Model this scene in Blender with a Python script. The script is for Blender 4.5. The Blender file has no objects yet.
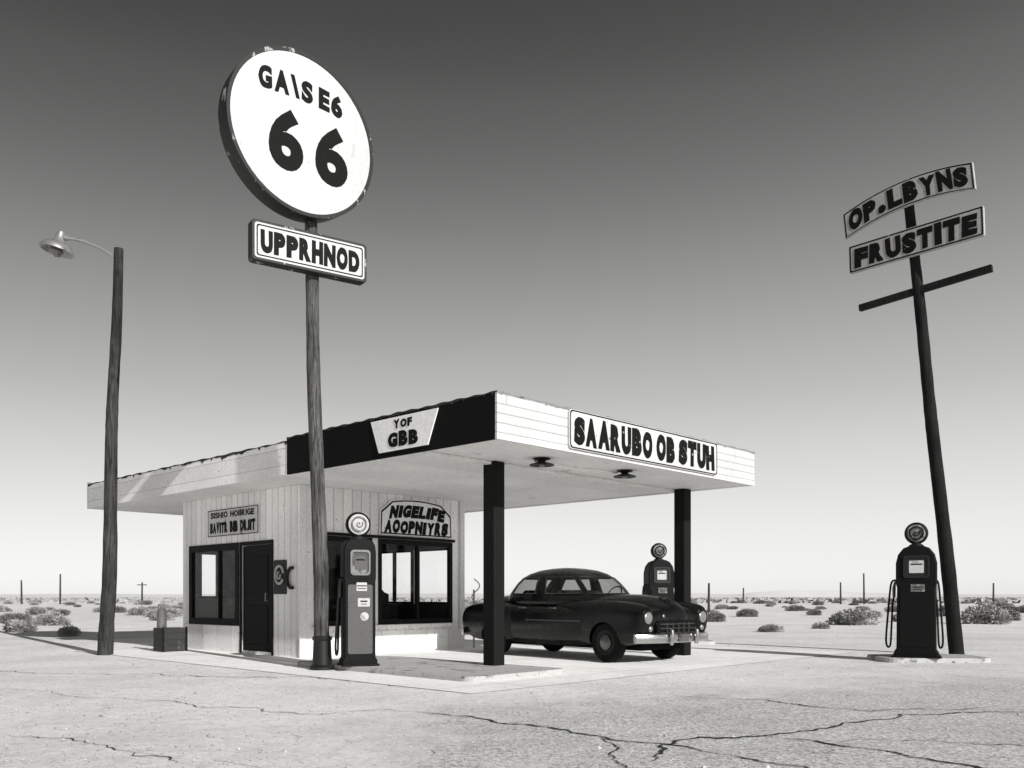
import bpy, bmesh, math, random
import numpy as np
from mathutils import Vector, Matrix, noise as mnoise
random.seed(7)
rad=math.radians
SC=bpy.context.scene
COL=SC.collection
SC.view_settings.view_transform='Standard'; SC.view_settings.look='None'; SC.view_settings.exposure=0

# ------------------------------------------------------------------ materials
class NT:
    def __init__(s,name):
        s.m=bpy.data.materials.new(name); s.m.use_nodes=True
        s.t=s.m.node_tree; s.n=s.t.nodes; s.l=s.t.links
        s.b=s.n['Principled BSDF']; s.out=s.n['Material Output']
        s.co=s.n.new('ShaderNodeTexCoord').outputs['Object']
    def val(s,sock,v):
        if isinstance(v,bpy.types.NodeSocket): s.l.new(v,sock)
        else: sock.default_value=v
    def math(s,op,a,b=0.0,c=0.0):
        n=s.n.new('ShaderNodeMath'); n.operation=op
        s.val(n.inputs[0],a); s.val(n.inputs[1],b); s.val(n.inputs[2],c); return n.outputs[0]
    def noise(s,scale,detail=6,rough=.6,vec=None,dist=0):
        n=s.n.new('ShaderNodeTexNoise'); n.inputs['Scale'].default_value=scale
        n.inputs['Detail'].default_value=detail; n.inputs['Roughness'].default_value=rough
        n.inputs['Distortion'].default_value=dist
        s.l.new(vec if vec is not None else s.co,n.inputs['Vector']); return n.outputs['Fac']
    def vor(s,scale,feature='F1',vec=None):
        n=s.n.new('ShaderNodeTexVoronoi'); n.feature=feature; n.inputs['Scale'].default_value=scale
        s.l.new(vec if vec is not None else s.co,n.inputs['Vector']); return n.outputs['Distance']
    def smooth(s,x,a,b,lo=0.,hi=1.):
        n=s.n.new('ShaderNodeMapRange'); n.interpolation_type='SMOOTHSTEP'
        s.val(n.inputs['Value'],x); n.inputs['From Min'].default_value=a; n.inputs['From Max'].default_value=b
        n.inputs['To Min'].default_value=lo; n.inputs['To Max'].default_value=hi; return n.outputs[0]
    def scalev(s,v3):
        n=s.n.new('ShaderNodeMapping'); n.inputs['Scale'].default_value=v3
        s.l.new(s.co,n.inputs['Vector']); return n.outputs[0]
    def mix(s,f,a,b):
        n=s.n.new('ShaderNodeMix'); n.data_type='FLOAT'
        s.val(n.inputs[0],f); s.val(n.inputs[2],a); s.val(n.inputs[3],b); return n.outputs[0]
    def finish(s,v,rough=.7,bump=None,bstr=.3,bdist=.01,metallic=0,spec=.3):
        c=s.n.new('ShaderNodeCombineColor')
        s.l.new(s.math('MULTIPLY',v,1.008),c.inputs[0]); s.val(c.inputs[1],v); s.l.new(s.math('MULTIPLY',v,.985),c.inputs[2])
        s.l.new(c.outputs[0],s.b.inputs['Base Color'])
        s.val(s.b.inputs['Roughness'],rough); s.b.inputs['Metallic'].default_value=metallic
        s.b.inputs['Specular IOR Level'].default_value=spec
        if bump is not None:
            b=s.n.new('ShaderNodeBump'); b.inputs['Strength'].default_value=bstr; b.inputs['Distance'].default_value=bdist
            s.l.new(bump,b.inputs['Height']); s.l.new(b.outputs[0],s.b.inputs['Normal'])
        return s.m

def paint(name,base,dark=None,thr=.6,scale=3,rough=.65,groove=None,pitch=.15,gdark=.45,bstr=.25,bscale=50,streak=True,metallic=0,spec=.3,soft=.1,bdist=.01,chips=0,bvar=.86):
    s=NT(name)
    if dark is None: dark=base*.5
    n1=s.noise(scale,9,.65)
    if streak:
        n2=s.noise(2.2,6,.6,s.scalev((6,6,.7)))
        n1=s.math('ADD',s.math('MULTIPLY',n1,.6),s.math('MULTIPLY',n2,.4))
    f=s.smooth(n1,thr,thr+soft)
    v=s.mix(f,base,dark)
    fine=s.noise(scale*9,5,.7)
    v=s.math('MULTIPLY',v,s.smooth(fine,.3,.7,.88,1.05))
    big=s.noise(.7,3,.5)
    v=s.math('MULTIPLY',v,s.smooth(big,.3,.7,.91,1.04))
    if chips:
        cn=s.noise(scale*4,8,.75); v=s.math('MULTIPLY',v,s.smooth(cn,.66-chips*.1,.69-chips*.1,1.0,.25))
    h=s.noise(bscale,5,.6)
    if groove:
        sep=s.n.new('ShaderNodeSeparateXYZ'); s.l.new(s.co,sep.inputs[0])
        if groove=='xy': c=s.math('ADD',sep.outputs[0],sep.outputs[1])
        else: c=sep.outputs['XYZ'.index(groove.upper())]
        c=s.math('DIVIDE',c,pitch)
        fr=s.math('FRACT',c)
        fl=s.math('FLOOR',c)
        w=s.n.new('ShaderNodeTexWhiteNoise'); w.noise_dimensions='1D'; s.l.new(fl,w.inputs['W'])
        v=s.math('MULTIPLY',v,s.smooth(w.outputs['Value'],0,1,bvar,1.03))
        edge_w=.5-min(.08,.012/pitch)
        gr=s.smooth(s.math('ABSOLUTE',s.math('SUBTRACT',fr,.5)),edge_w,.497)
        v=s.math('MULTIPLY',v,s.math('SUBTRACT',1,s.math('MULTIPLY',gr,1-gdark)))
        h=s.math('SUBTRACT',s.math('MULTIPLY',h,.3),gr)
    return s.finish(v,rough,h,bstr,bdist,metallic,spec)

M={}
M['siding']=paint('white_siding',.95,.45,.61,2.5,groove='xy',pitch=.20,bstr=.5,chips=.35,gdark=.42,bvar=.88)
M['panel_white']=paint('white_panel_paint',.92,.45,.61,3,groove='xy',pitch=.55,gdark=.7,chips=.4)
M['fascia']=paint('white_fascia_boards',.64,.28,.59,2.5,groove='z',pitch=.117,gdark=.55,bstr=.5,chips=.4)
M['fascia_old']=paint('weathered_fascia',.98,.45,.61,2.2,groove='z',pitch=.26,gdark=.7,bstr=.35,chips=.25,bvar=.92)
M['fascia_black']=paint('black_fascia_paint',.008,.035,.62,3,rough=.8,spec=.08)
M['edge']=paint('rusted_edge',.03,.30,.56,6,rough=.8)
M['soffit']=paint('soffit_boards',.86,.40,.63,1.3,groove='y',pitch=1.22,gdark=.85,streak=False,bstr=.25,chips=.1,bvar=.95)
M['roofing']=paint('roofing',.12,.06,.55,2,streak=False)
M['blackpost']=paint('black_post_paint',.009,.035,.62,5,rough=.7,spec=.12)
M['black']=paint('black_paint',.012,.05,.66,6,rough=.5)
M['frame']=paint('dark_window_frame',.010,.05,.62,7,rough=.65,spec=.12)
M['door']=paint('dark_door_wood',.014,.05,.6,4,groove='xy',pitch=.17,spec=.12)
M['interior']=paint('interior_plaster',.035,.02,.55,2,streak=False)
M['sign_white']=paint('white_enamel',.58,.40,.53,1.4,rough=.55,bstr=.08,soft=.2,chips=.12)
M['board_white']=paint('white_board_paint',.60,.40,.56,2.5,rough=.6,bstr=.08,soft=.18,chips=.35)
M['board_shade']=paint('white_board_paint_for_shade',.95,.6,.60,2.5,rough=.6,bstr=.08,soft=.18,chips=.2)  # white board paint again, colour lightened to brighten boards standing in shade
M['sign_box']=paint('sign_box_metal',.022,.34,.575,3.5,rough=.55,soft=.03,chips=.2)
M['sign_grey']=paint('faded_grey_board',.62,.28,.55,3.5,rough=.7,soft=.1,chips=.3)
M['sign_pale']=paint('faded_pale_board',.40,.24,.52,2.2,rough=.75,soft=.2,chips=.2)
M['letter']=paint('black_letter_paint',.008,.05,.66,9,rough=.65,streak=False,bstr=.05,soft=.04,spec=.1)
M['letter_worn']=paint('worn_letter_paint',.008,.25,.65,9,rough=.75,streak=False,bstr=.05,soft=.04,spec=.1)
M['galv']=paint('weathered_metal',.35,.15,.55,6,rough=.45,metallic=.6)
M['can']=paint('dull_can_metal',.16,.06,.52,8,rough=.55,metallic=.3)
M['concrete']=paint('kerb_concrete',.48,.24,.53,3,rough=.9,streak=False,bstr=.6,bscale=60,chips=.6)
M['pump_dark']=paint('pump_dark_enamel',.005,.025,.63,5,rough=.55,spec=.12,bstr=.05)
M['pump_grey']=paint('pump_grey_enamel',.085,.035,.53,4,rough=.5,spec=.3,bstr=.05,chips=.4)
M['rubber']=paint('black_rubber',.012,.03,.6,8,rough=.75,streak=False,spec=.15)
M['card']=paint('pale_card',.50,.26,.57,10,streak=False)
M['ringgrey']=paint('faded_ring_paint',.12,.30,.5,12,streak=False)
M['dim']=paint('dim_glass_face',.06,.22,.5,5,streak=False,rough=.3)
M['crate']=paint('dark_crate_wood',.03,.08,.55,5,groove='z',pitch=.12)
def wood(name,b,d):
    s=NT(name); v=s.scalev((14,14,.8)); n=s.noise(2.0,9,.7,v,1.2); n2=s.noise(1.1,4,.6)
    val=s.mix(s.smooth(n,.38,.66),b,d)
    val=s.math('MULTIPLY',val,s.smooth(n2,.3,.7,.5,1.4))
    return s.finish(val,.85,n,.9,.02,0,.2)
M['wood']=wood('weathered_pole_wood',.12,.016)
M['wood_lamp']=wood('brown_pole_wood',.06,.012)
M['wood_dark']=wood('dark_pole_wood',.014,.005)
M['wood_far']=wood('far_post_wood',.07,.03)
def simple(name,v,rough,met=0,spec=.5):
    s=NT(name); n=s.noise(30,4,.6); val=s.math('MULTIPLY',s.smooth(n,.3,.7,.85,1.1),v)
    return s.finish(val,rough,None,metallic=met,spec=spec)
s=NT('black_car_paint'); n=s.noise(3,5,.55); M['carpaint']=s.finish(s.mix(s.smooth(n,.5,.8),.004,.008),s.smooth(n,.3,.8,.22,.34),None,spec=.26)
M['chrome']=simple('dull_chrome',.48,.24,1)
M['lens']=simple('headlight_lens',.20,.25,.2,.6)
M['tyre']=simple('tyre_rubber',.010,.9,0,.1)
M['hub']=simple('dull_hubcap',.14,.38,1)
M['seat']=simple('dark_seat_cloth',.02,.9,0,.1)
M['darkhole']=simple('dark_recess',.005,.8,0,.1)
def glass(name,tint,base):
    s=NT(name); gl=s.n.new('ShaderNodeBsdfGlossy'); gl.inputs['Roughness'].default_value=.03
    tr=s.n.new('ShaderNodeBsdfTransparent'); tr.inputs[0].default_value=(tint,tint,tint,1)
    mx=s.n.new('ShaderNodeMixShader'); lw=s.n.new('ShaderNodeLayerWeight')
    dn=s.noise(7,7,.7); f=s.math('ADD',s.math('MULTIPLY',s.math('POWER',lw.outputs['Facing'],4.0),.5),base)
    f=s.math('ADD',f,s.smooth(dn,.5,.8,0,.10))
    s.l.new(f,mx.inputs[0]); s.l.new(tr.outputs[0],mx.inputs[1]); s.l.new(gl.outputs[0],mx.inputs[2]); s.l.new(mx.outputs[0],s.out.inputs[0]); return s.m
M['glass']=glass('window_glass',.97,.02); M['carglass']=glass('car_glass',.60,.04)

# ground
def sandval(s):
    big=s.noise(.05,5,.6); med=s.noise(.55,7,.65); fine=s.noise(7,6,.75); gr=s.noise(24,5,.85)
    v=s.mix(s.smooth(big,.4,.62),1.0,.90)
    v=s.math('MULTIPLY',v,s.smooth(med,.38,.70,1.0,.82))
    v=s.math('MULTIPLY',v,s.smooth(fine,.46,.68,1.0,.80))
    v=s.math('MULTIPLY',v,s.smooth(gr,.52,.66,1.0,.52))
    h=s.math('ADD',s.math('MULTIPLY',gr,.9),s.math('MULTIPLY',fine,1.0)); h=s.math('ADD',h,s.math('MULTIPLY',med,2.2))
    return v,h
s=NT('desert_sand'); v,h=sandval(s)
M['sand']=s.finish(v,.95,h,.50,.045,0,.1)
s=NT('old_asphalt'); sv,sh=sandval(s)
med=s.noise(.8,7,.7); fine=s.noise(9,6,.8); gr=s.noise(26,5,.9); peb=s.vor(34)
v=s.mix(s.smooth(med,.30,.62),.82,1.0)
v=s.math('MULTIPLY',v,s.smooth(fine,.40,.66,1.04,.80))
v=s.math('MULTIPLY',v,s.smooth(gr,.45,.60,1.10,.44))
v=s.math('MULTIPLY',v,s.smooth(peb,.0,.5,1.10,.84))
wn=s.n.new('ShaderNodeTexNoise'); wn.inputs['Scale'].default_value=1.7; wn.inputs['Detail'].default_value=6; s.l.new(s.co,wn.inputs['Vector'])
va=s.n.new('ShaderNodeVectorMath'); va.operation='MULTIPLY_ADD'; s.l.new(wn.outputs['Color'],va.inputs[0]); va.inputs[1].default_value=(.9,.9,0); s.l.new(s.co,va.inputs[2])
ce=s.vor(.36,'DISTANCE_TO_EDGE',va.outputs[0])
cm=s.smooth(ce,.0,.006,1,0); cm=s.math('MULTIPLY',cm,s.smooth(s.noise(.6,3),.52,.62))
v=s.math('MULTIPLY',v,s.math('SUBTRACT',1,s.math('MULTIPLY',cm,.55)))
sp=s.n.new('ShaderNodeSeparateXYZ'); s.l.new(s.co,sp.inputs[0])
d1=s.math('SUBTRACT',sp.outputs[1],s.math('ADD',s.math('MULTIPLY',sp.outputs[0],.45),9.5))
d2=s.math('SUBTRACT',-1.6,sp.outputs[0])
dd=s.math('MAXIMUM',d1,d2); dd=s.math('ADD',dd,s.math('MULTIPLY',s.math('SUBTRACT',s.noise(1.4,8,.7),.5),5.0))
fm=s.smooth(dd,-1.8,-.2)
v=s.mix(fm,v,sv)
h=s.math('ADD',s.math('MULTIPLY',gr,1.2),fine); h=s.math('SUBTRACT',h,cm)
M['asphalt']=s.finish(v,.93,h,.55,.04,0,.12)
s=NT('forecourt_concrete')
med=s.noise(.6,7,.65); fine=s.noise(8,6,.75); gr=s.noise(30,5,.8)
v=s.mix(s.smooth(med,.42,.7),1.0,.86); v=s.math('MULTIPLY',v,s.smooth(fine,.45,.68,1.0,.88)); v=s.math('MULTIPLY',v,s.smooth(gr,.52,.66,1.0,.75))
sp=s.n.new('ShaderNodeSeparateXYZ'); s.l.new(s.co,sp.inputs[0])
for k in (0,1):
    fr_=s.math('FRACT',s.math('DIVIDE',sp.outputs[k],2.6)); e=s.smooth(s.math('ABSOLUTE',s.math('SUBTRACT',fr_,.5)),.492,.498); v=s.math('MULTIPLY',v,s.math('SUBTRACT',1,s.math('MULTIPLY',e,.4)))
M['forecourt']=s.finish(v,.9,s.math('ADD',fine,s.math('MULTIPLY',gr,.4)),.35,.02,0,.15)
M['crack']=simple('crack_shadow',.05,.95,0,.05)
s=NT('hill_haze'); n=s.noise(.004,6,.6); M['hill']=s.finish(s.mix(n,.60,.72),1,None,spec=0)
def leafm(name,a,b):
    s=NT(name); n=s.noise(5,4,.6); return s.finish(s.mix(s.smooth(n,.4,.6),a,b),.9,None,spec=.1)
M['scrub']=leafm('dry_scrub_leaves',.14,.30); M['scrub2']=leafm('grey_scrub_leaves',.24,.44); M['scrubfar']=leafm('far_scrub',.26,.42)  # far scrub is paler: distance haze put into its colour
M['pebble']=leafm('pebbles',.22,.60)

# ------------------------------------------------------------------ mesh helpers
class G:
    def __init__(s): s.v=[]; s.f=[]
    def add(s,vs,fs):
        o=len(s.v); s.v+= [tuple(v) for v in vs]; s.f+=[tuple(i+o for i in f) for f in fs]; return s
    def box(s,x0,x1,y0,y1,z0,z1):
        return s.add([(x0,y0,z0),(x1,y0,z0),(x1,y1,z0),(x0,y1,z0),(x0,y0,z1),(x1,y0,z1),(x1,y1,z1),(x0,y1,z1)],
            [(0,3,2,1),(4,5,6,7),(0,1,5,4),(1,2,6,5),(2,3,7,6),(3,0,4,7)])
    def tube(s,pts,rs,n=12,caps=True):
        pts=[Vector(p) for p in pts]
        if not hasattr(rs,'__len__'): rs=[rs]*len(pts)
        vs=[];fs=[]; ref=None
        for i,p in enumerate(pts):
            d=(pts[min(i+1,len(pts)-1)]-pts[max(i-1,0)]).normalized()
            if ref is None: ref=Vector((1,0,0)) if abs(d.x)<.9 else Vector((0,1,0))
            a=(ref-d*ref.dot(d)).normalized(); ref=a; b=d.cross(a)
            for k in range(n):
                t=2*math.pi*k/n; vs.append(p+(a*math.cos(t)+b*math.sin(t))*rs[i])
        for i in range(len(pts)-1):
            for k in range(n):
                k2=(k+1)%n; fs.append((i*n+k,i*n+k2,(i+1)*n+k2,(i+1)*n+k))
        if caps: fs.append(tuple(range(n-1,-1,-1))); fs.append(tuple((len(pts)-1)*n+k for k in range(n)))
        return s.add(vs,fs)
    def lathe(s,prof,org,axis,n=32):
        axis=Vector(axis).normalized(); ref=Vector((0,0,1)) if abs(axis.z)<.9 else Vector((1,0,0))
        a=(ref-axis*ref.dot(axis)).normalized(); b=axis.cross(a); org=Vector(org); vs=[];fs=[]
        for r,h in prof:
            for k in range(n):
                t=2*math.pi*k/n; vs.append(org+axis*h+(a*math.cos(t)+b*math.sin(t))*max(r,1e-4))
        for i in range(len(prof)-1):
            for k in range(n):
                k2=(k+1)%n; fs.append((i*n+k,i*n+k2,(i+1)*n+k2,(i+1)*n+k))
        return s.add(vs,fs)
    def prism(s,outline,org,e1,e2,n,t):
        org=Vector(org);e1=Vector(e1);e2=Vector(e2);n=Vector(n); k=len(outline)
        vs=[org+e1*a+e2*b for a,b in outline]+[org+e1*a+e2*b-n*t for a,b in outline]
        fs=[tuple(range(k)),tuple(range(2*k-1,k-1,-1))]
        for i in range(k):
            j=(i+1)%k; fs.append((i,i+k,j+k,j))
        return s.add(vs,fs)
    def ring(s,outline,inner,org,e1,e2,n,t):
        org=Vector(org);e1=Vector(e1);e2=Vector(e2);n=Vector(n);k=len(outline)
        P=lambda q,d:org+e1*q[0]+e2*q[1]-n*d
        vs=[P(q,0) for q in outline]+[P(q,0) for q in inner]+[P(q,t) for q in outline]+[P(q,t) for q in inner]; fs=[]
        for i in range(k):
            j=(i+1)%k; fs+=[(i,j,k+j,k+i),(i,2*k+i,2*k+j,j),(k+i,k+j,3*k+j,3*k+i)]
        return s.add(vs,fs)
    def obj(s,name,mat,parent=None,smooth=False,bevel=0,label=None):
        me=bpy.data.meshes.new(name); me.from_pydata(s.v,[],s.f); me.validate(); me.update()
        return mkobj(name,me,mat,parent,smooth,bevel,label)
def mkobj(name,me,mat,parent=None,smooth=False,bevel=0,label=None):
    bm=bmesh.new(); bm.from_mesh(me); bmesh.ops.recalc_face_normals(bm,faces=bm.faces); bm.to_mesh(me); bm.free()
    o=bpy.data.objects.new(name,me); COL.objects.link(o)
    me.materials.clear(); me.materials.append(mat)
    if parent: o.parent=parent
    if smooth:
        for p in me.polygons: p.use_smooth=True
        me.set_sharp_from_angle(angle=rad(38))
    if bevel:
        b=o.modifiers.new('bevel','BEVEL'); b.width=bevel; b.segments=2; b.limit_method='ANGLE'; b.angle_limit=rad(40)
    if label: o['label']=label
    return o
def root(name,label,cat,loc,rz=0,group=None):
    o=bpy.data.objects.new(name,None); COL.objects.link(o); o.location=loc; o.rotation_euler=(0,0,rz)
    o.empty_display_size=.2; o['label']=label; o['category']=cat
    if group:o['group']=group
    return o
def rrect(w,h,r,n=5):
    pts=[]
    for cx,cy,a0 in ((w/2-r,h/2-r,0),(-w/2+r,h/2-r,90),(-w/2+r,-h/2+r,180),(w/2-r,-h/2+r,270)):
        for i in range(n+1):
            a=rad(a0+90*i/n); pts.append((cx+r*math.cos(a),cy+r*math.sin(a)))
    return pts
GLY={}
def glyph(ch,off):
    k=(ch,off)
    if k in GLY: return GLY[k]
    cu=bpy.data.curves.new('txt','FONT'); cu.body=ch; cu.size=1; cu.offset=off; cu.extrude=.02; cu.resolution_u=5
    o=bpy.data.objects.new('txt',cu); COL.objects.link(o)
    bpy.context.view_layer.update(); dg=bpy.context.evaluated_depsgraph_get()
    me=bpy.data.meshes.new_from_object(o.evaluated_get(dg))
    V=[v.co.copy() for v in me.vertices]; F=[tuple(p.vertices) for p in me.polygons]
    bpy.data.objects.remove(o); bpy.data.curves.remove(cu); bpy.data.meshes.remove(me)
    GLY[k]=(V,F); return GLY[k]
def lettering(txt,W,H,org,e1,n,parent,mat=None,off=.045,up=(0,0,1),warp=None,depth=.006,name='lettering',gap=.10,jit=1.0,space=.42,slant=0,even=.55):
    rd=random.Random(txt); vs=[];fs=[]; x=0
    caph=.70
    for ch in txt:
        if ch==' ': x+=space; continue
        V,F=glyph(ch,off)
        x0=min(v.x for v in V);x1=max(v.x for v in V);y0=min(v.y for v in V);y1=max(v.y for v in V)
        tall=y1-y0>.4; hh=caph if tall else (y1-y0)
        sy=hh/(y1-y0)*(1+rd.uniform(-.035,.035)*jit); rot=rd.uniform(-.02,.02)*jit; dy=rd.uniform(-.012,.012)*jit; sh=slant+rd.uniform(-.03,.03)*jit
        sx=1.0
        if tall and ch not in 'I1\\/.' : sx=1+even*(.50/(x1-x0)-1)
        sx*=1+rd.uniform(-.06,.06)*jit
        o=len(vs); w=(x1-x0)*sx; cx=(x0+x1)/2
        for v in V:
            a=(v.x-cx)*sx; b=(v.y-y0)*sy-caph/2; a+=b*sh
            a,b=a*math.cos(rot)-b*math.sin(rot),a*math.sin(rot)+b*math.cos(rot)
            q=Vector((a*9,b*9,ord(ch))); a+=mnoise.noise(q)*.014*jit; b+=mnoise.noise(q+Vector((9,9,9)))*.014*jit
            vs.append(Vector((x+w/2+a,b+dy,v.z)))
        fs+=[tuple(i+o for i in f) for f in F]; x+=w+gap*(1+rd.uniform(-.25,.25)*jit)
    X0_=min(v.x for v in vs);X1_=max(v.x for v in vs);Y0_=min(v.y for v in vs);Y1_=max(v.y for v in vs)
    org=Vector(org);e1=Vector(e1);e2=Vector(up);n=Vector(n); out=[]
    for v in vs:
        a=(v.x-(X0_+X1_)/2)*W/(X1_-X0_); b=(v.y-(Y0_+Y1_)/2)*H/(Y1_-Y0_); c=(v.z/.02+1)*.5*depth
        if warp: b+=warp(a)
        out.append(tuple(org+e1*a+e2*b+n*c))
    me=bpy.data.meshes.new(name); me.from_pydata(out,[],fs); me.update()
    return mkobj(name,me,mat or M['letter'],parent)

# ------------------------------------------------------------------ setting
g=G().add([(-5000,-300,0),(5000,-300,0),(5000,6000,0),(-5000,6000,0)],[(0,1,2,3)])
o=g.obj('ground',M['sand']); o['kind']='structure'
edge=[(-2.3,-6),(-2.0,2),(-1.9,4.6),(-1.61,5.5),(-1.75,7.0),(-1.2,8.6),(.54,9.9),(2.6,11.1),(4.75,11.9),(7.4,12.5),(13,14.6),(22,17.4),(46,23)]
bd=[]
for i in range(len(edge)-1):
    a=Vector(edge[i]+(0,)); b=Vector(edge[i+1]+(0,)); m=max(2,int((b-a).length/.05)) if i<11 else 30
    nn=(b-a).normalized().cross(Vector((0,0,1)))
    for k in range(m):
        p=a.lerp(b,k/m); q=mnoise.fractal(p*1.3,1.0,1.8,8)*.34; bd.append(((p+nn*q).x,(p+nn*q).y,.004))
bd+=[(46,23,.004),(46,-6,.004)]
road=G().add(bd,[tuple(range(len(bd)))]).obj('road',M['asphalt']); road['kind']='structure'
def crack(g,pts,w=.02,z=.010):
    P=[Vector(p+(0,)) for p in pts]
    for it in range(5):
        Q=[P[0]]
        for a,b in zip(P,P[1:]):
            d=b-a; nn=Vector((-d.y,d.x,0)); Q+= [(a+b)/2+nn*random.uniform(-.16,.16),b]
        P=Q
    vs=[];fs=[]
    for i,p in enumerate(P):
        d=(P[min(i+1,len(P)-1)]-P[max(i-1,0)]).normalized(); nn=Vector((-d.y,d.x,0))
        ww=w*.74*(.2+1.0*abs(mnoise.noise(p*2.3))+random.uniform(0,.5))*min(1,.15+6*min(i,len(P)-1-i)/len(P))
        vs+=[(p+nn*ww).to_tuple()[:2]+(z,),(p-nn*ww).to_tuple()[:2]+(z,)]
    for i in range(len(P)-1): fs.append((2*i,2*i+1,2*i+3,2*i+2))
    g.add(vs,fs)
g=G()
crack(g,[(-.88,8.16),(-.37,7.82),(.16,7.28),(.66,6.70),(1.08,6.34),(1.45,5.9)],.028)
crack(g,[(.80,5.6),(1.0,5.95),(1.06,6.3),(1.40,6.66),(1.86,6.70),(2.24,6.95),(2.95,7.5),(3.45,7.95),(4.28,8.1),(5.1,8.0),(6.5,8.4)],.026)
crack(g,[(1.76,9.39),(2.53,9.11),(2.91,8.46),(3.27,8.16),(3.9,8.3),(4.5,8.45)],.022)
crack(g,[(1.86,6.70),(2.26,6.34),(2.58,5.94),(2.8,5.59),(3.1,5.1)],.024)
crack(g,[(.66,6.70),(.72,6.3),(.64,5.9),(.75,5.3)],.010)
crack(g,[(4.28,8.1),(4.6,7.2),(4.2,6.4),(4.5,5.5)],.010)
crack(g,[(-1.5,8.1),(-1.2,8.3),(-.88,8.16)],.012)
crack(g,[(1.45,5.9),(1.8,5.5),(1.9,5.0)],.018)
crack(g,[(2.26,6.34),(3.0,6.5),(3.7,6.2),(4.2,6.4)],.012)
o=g.obj('road_crack',M['crack']); o['kind']='structure'
g=G()
crack(g,[(-9.5,13.3),(-7,12.6),(-4.8,12.2),(-3.2,11.7),(-2.2,11.4),(-1.3,10.3)],.022,.006)
crack(g,[(-6,10.3),(-4.3,9.3),(-3.0,8.5),(-1.9,8.0),(-1.5,8.1)],.012,.006)
crack(g,[(-3.9,6.8),(-3.1,6.5),(-2.5,5.9),(-2.0,5.6)],.010,.006)
o=g.obj('ground_crack',M['crack']); o['kind']='structure'

# ------------------------------------------------------------------ gas station
TH=math.atan2(.7247,.6891)
ST=root('gas_station','white plank gas station with wide flat canopy roof and dark posts','gas station',(-.18,10.78,0),TH)
CE=2.98; VL=12.45
ex=(1,0,0);ey=(0,1,0);ez=(0,0,1)
g=G().add([(-1.0,-.6,.008),(9,-.6,.008),(9,10.5,.008),(-1.0,10.5,.008)],[(0,1,2,3)])
o=g.obj('forecourt',M['forecourt']); o['kind']='structure'; o.location=(-.18,10.78,0); o.rotation_euler=(0,0,TH)
KH=.075
g=G().prism(rrect(1.85,3.9,.18),(.78,2.25,KH),ex,ey,ez,.11); o=g.obj('kerb',M['concrete'],bevel=.015); o['kind']='structure'; o.location=(-.18,10.78,0); o.rotation_euler=(0,0,TH)
g=G().prism(rrect(1.7,1.05,.2),(6.85,14.75,KH),ex,ey,ez,.11); o=g.obj('kerb',M['concrete'],bevel=.015); o['kind']='structure'
g=G().prism(rrect(2.0,1.15,.2),(3.5,20.2,KH),ex,ey,ez,.11); o=g.obj('kerb',M['concrete'],bevel=.015); o['kind']='structure'
G().box(.035,6.265,.035,VL-.035,CE+.004,3.47).obj('roof',M['soffit'],ST)
G().box(.04,6.26,.04,VL-.04,3.472,3.49).obj('roofing',M['roofing'],ST)
G().box(0,6.3,0,.033,CE-.02,3.53).obj('fascia',M['fascia'],ST,label='bright white boarded canopy front')
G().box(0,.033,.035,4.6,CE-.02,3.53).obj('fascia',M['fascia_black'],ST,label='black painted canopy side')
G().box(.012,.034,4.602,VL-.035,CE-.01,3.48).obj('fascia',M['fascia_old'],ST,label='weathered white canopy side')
G().box(6.267,6.3,.035,VL-.035,CE-.02,3.53).obj('fascia',M['fascia_old'],ST)
G().box(0,6.3,VL-.033,VL,CE-.02,3.53).obj('fascia',M['fascia_old'],ST)
def ragged(x0,x1,y0,y1,zt,along,k=1):
    g=G(); n=190; vs=[];fs=[]
    for i in range(n+1):
        t=i/n; x=x0+(x1-x0)*t if along=='x' else x0; y=y0+(y1-y0)*t if along=='y' else y0
        d=.018+k*.035*max(0,mnoise.fractal(Vector((t*22,zt,3)),1,2,4)+.2)+(.03*k if random.random()<.06 else 0)
        w=.05; wz=.006*math.sin(i*.5)+.012*mnoise.noise(Vector((t*9,1,1)))
        q=[(x,y,zt-d),(x,y,zt+wz),(x,y+w,zt+wz)] if along=='x' else [(x,y,zt-d),(x,y,zt+wz),(x+w,y,zt+wz)]
        vs+=q
    for i in range(n): a=3*i; fs+=[(a,a+3,a+4,a+1),(a+1,a+4,a+5,a+2)]
    g.add(vs,fs); return g
ragged(0,6.31,-.005,-.005,3.54,'x').obj('edge_flashing',M['galv'],ST)
ragged(-.005,-.005,0,4.6,3.54,'y').obj('edge_flashing',M['edge'],ST)
ragged(.006,.006,4.6,VL,3.49,'y',1.7).obj('edge_flashing',M['edge'],ST)
for y in (1.45,): G().box(.1,6.2,y-.06,y+.06,CE-.045,CE+.002).obj('beam',M['soffit'],ST,bevel=.006)
for (x,y,zb) in ((1.41,1.45,KH-.01),(6.05,1.28,.0)):
    G().box(x-.11,x+.11,y-.11,y+.11,zb,CE+.0).obj('post',M['blackpost'],ST,bevel=.012)
for (x,y) in ((1.62,.72),(3.39,.60)):
    l=G().lathe([(.001,0),(.12,0),(.12,-.015),(.06,-.03),(.05,-.05),(.17,-.085),(.175,-.10),(.05,-.075),(.001,-.075)],(x,y,CE),(0,0,1),24).obj('ceiling_lamp',M['black'],ST,smooth=True)
    G().lathe([(.001,-.12),(.035,-.115),(.045,-.095),(.035,-.077)],(x,y,CE),(0,0,1),16).obj('bulb',M['lens'],l,smooth=True)
G().tube([(1.62,.86,CE-.02),(2.5,.9,CE-.02),(3.39,.74,CE-.02)],.012,8).obj('conduit',M['soffit'],ST,smooth=True)
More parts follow.
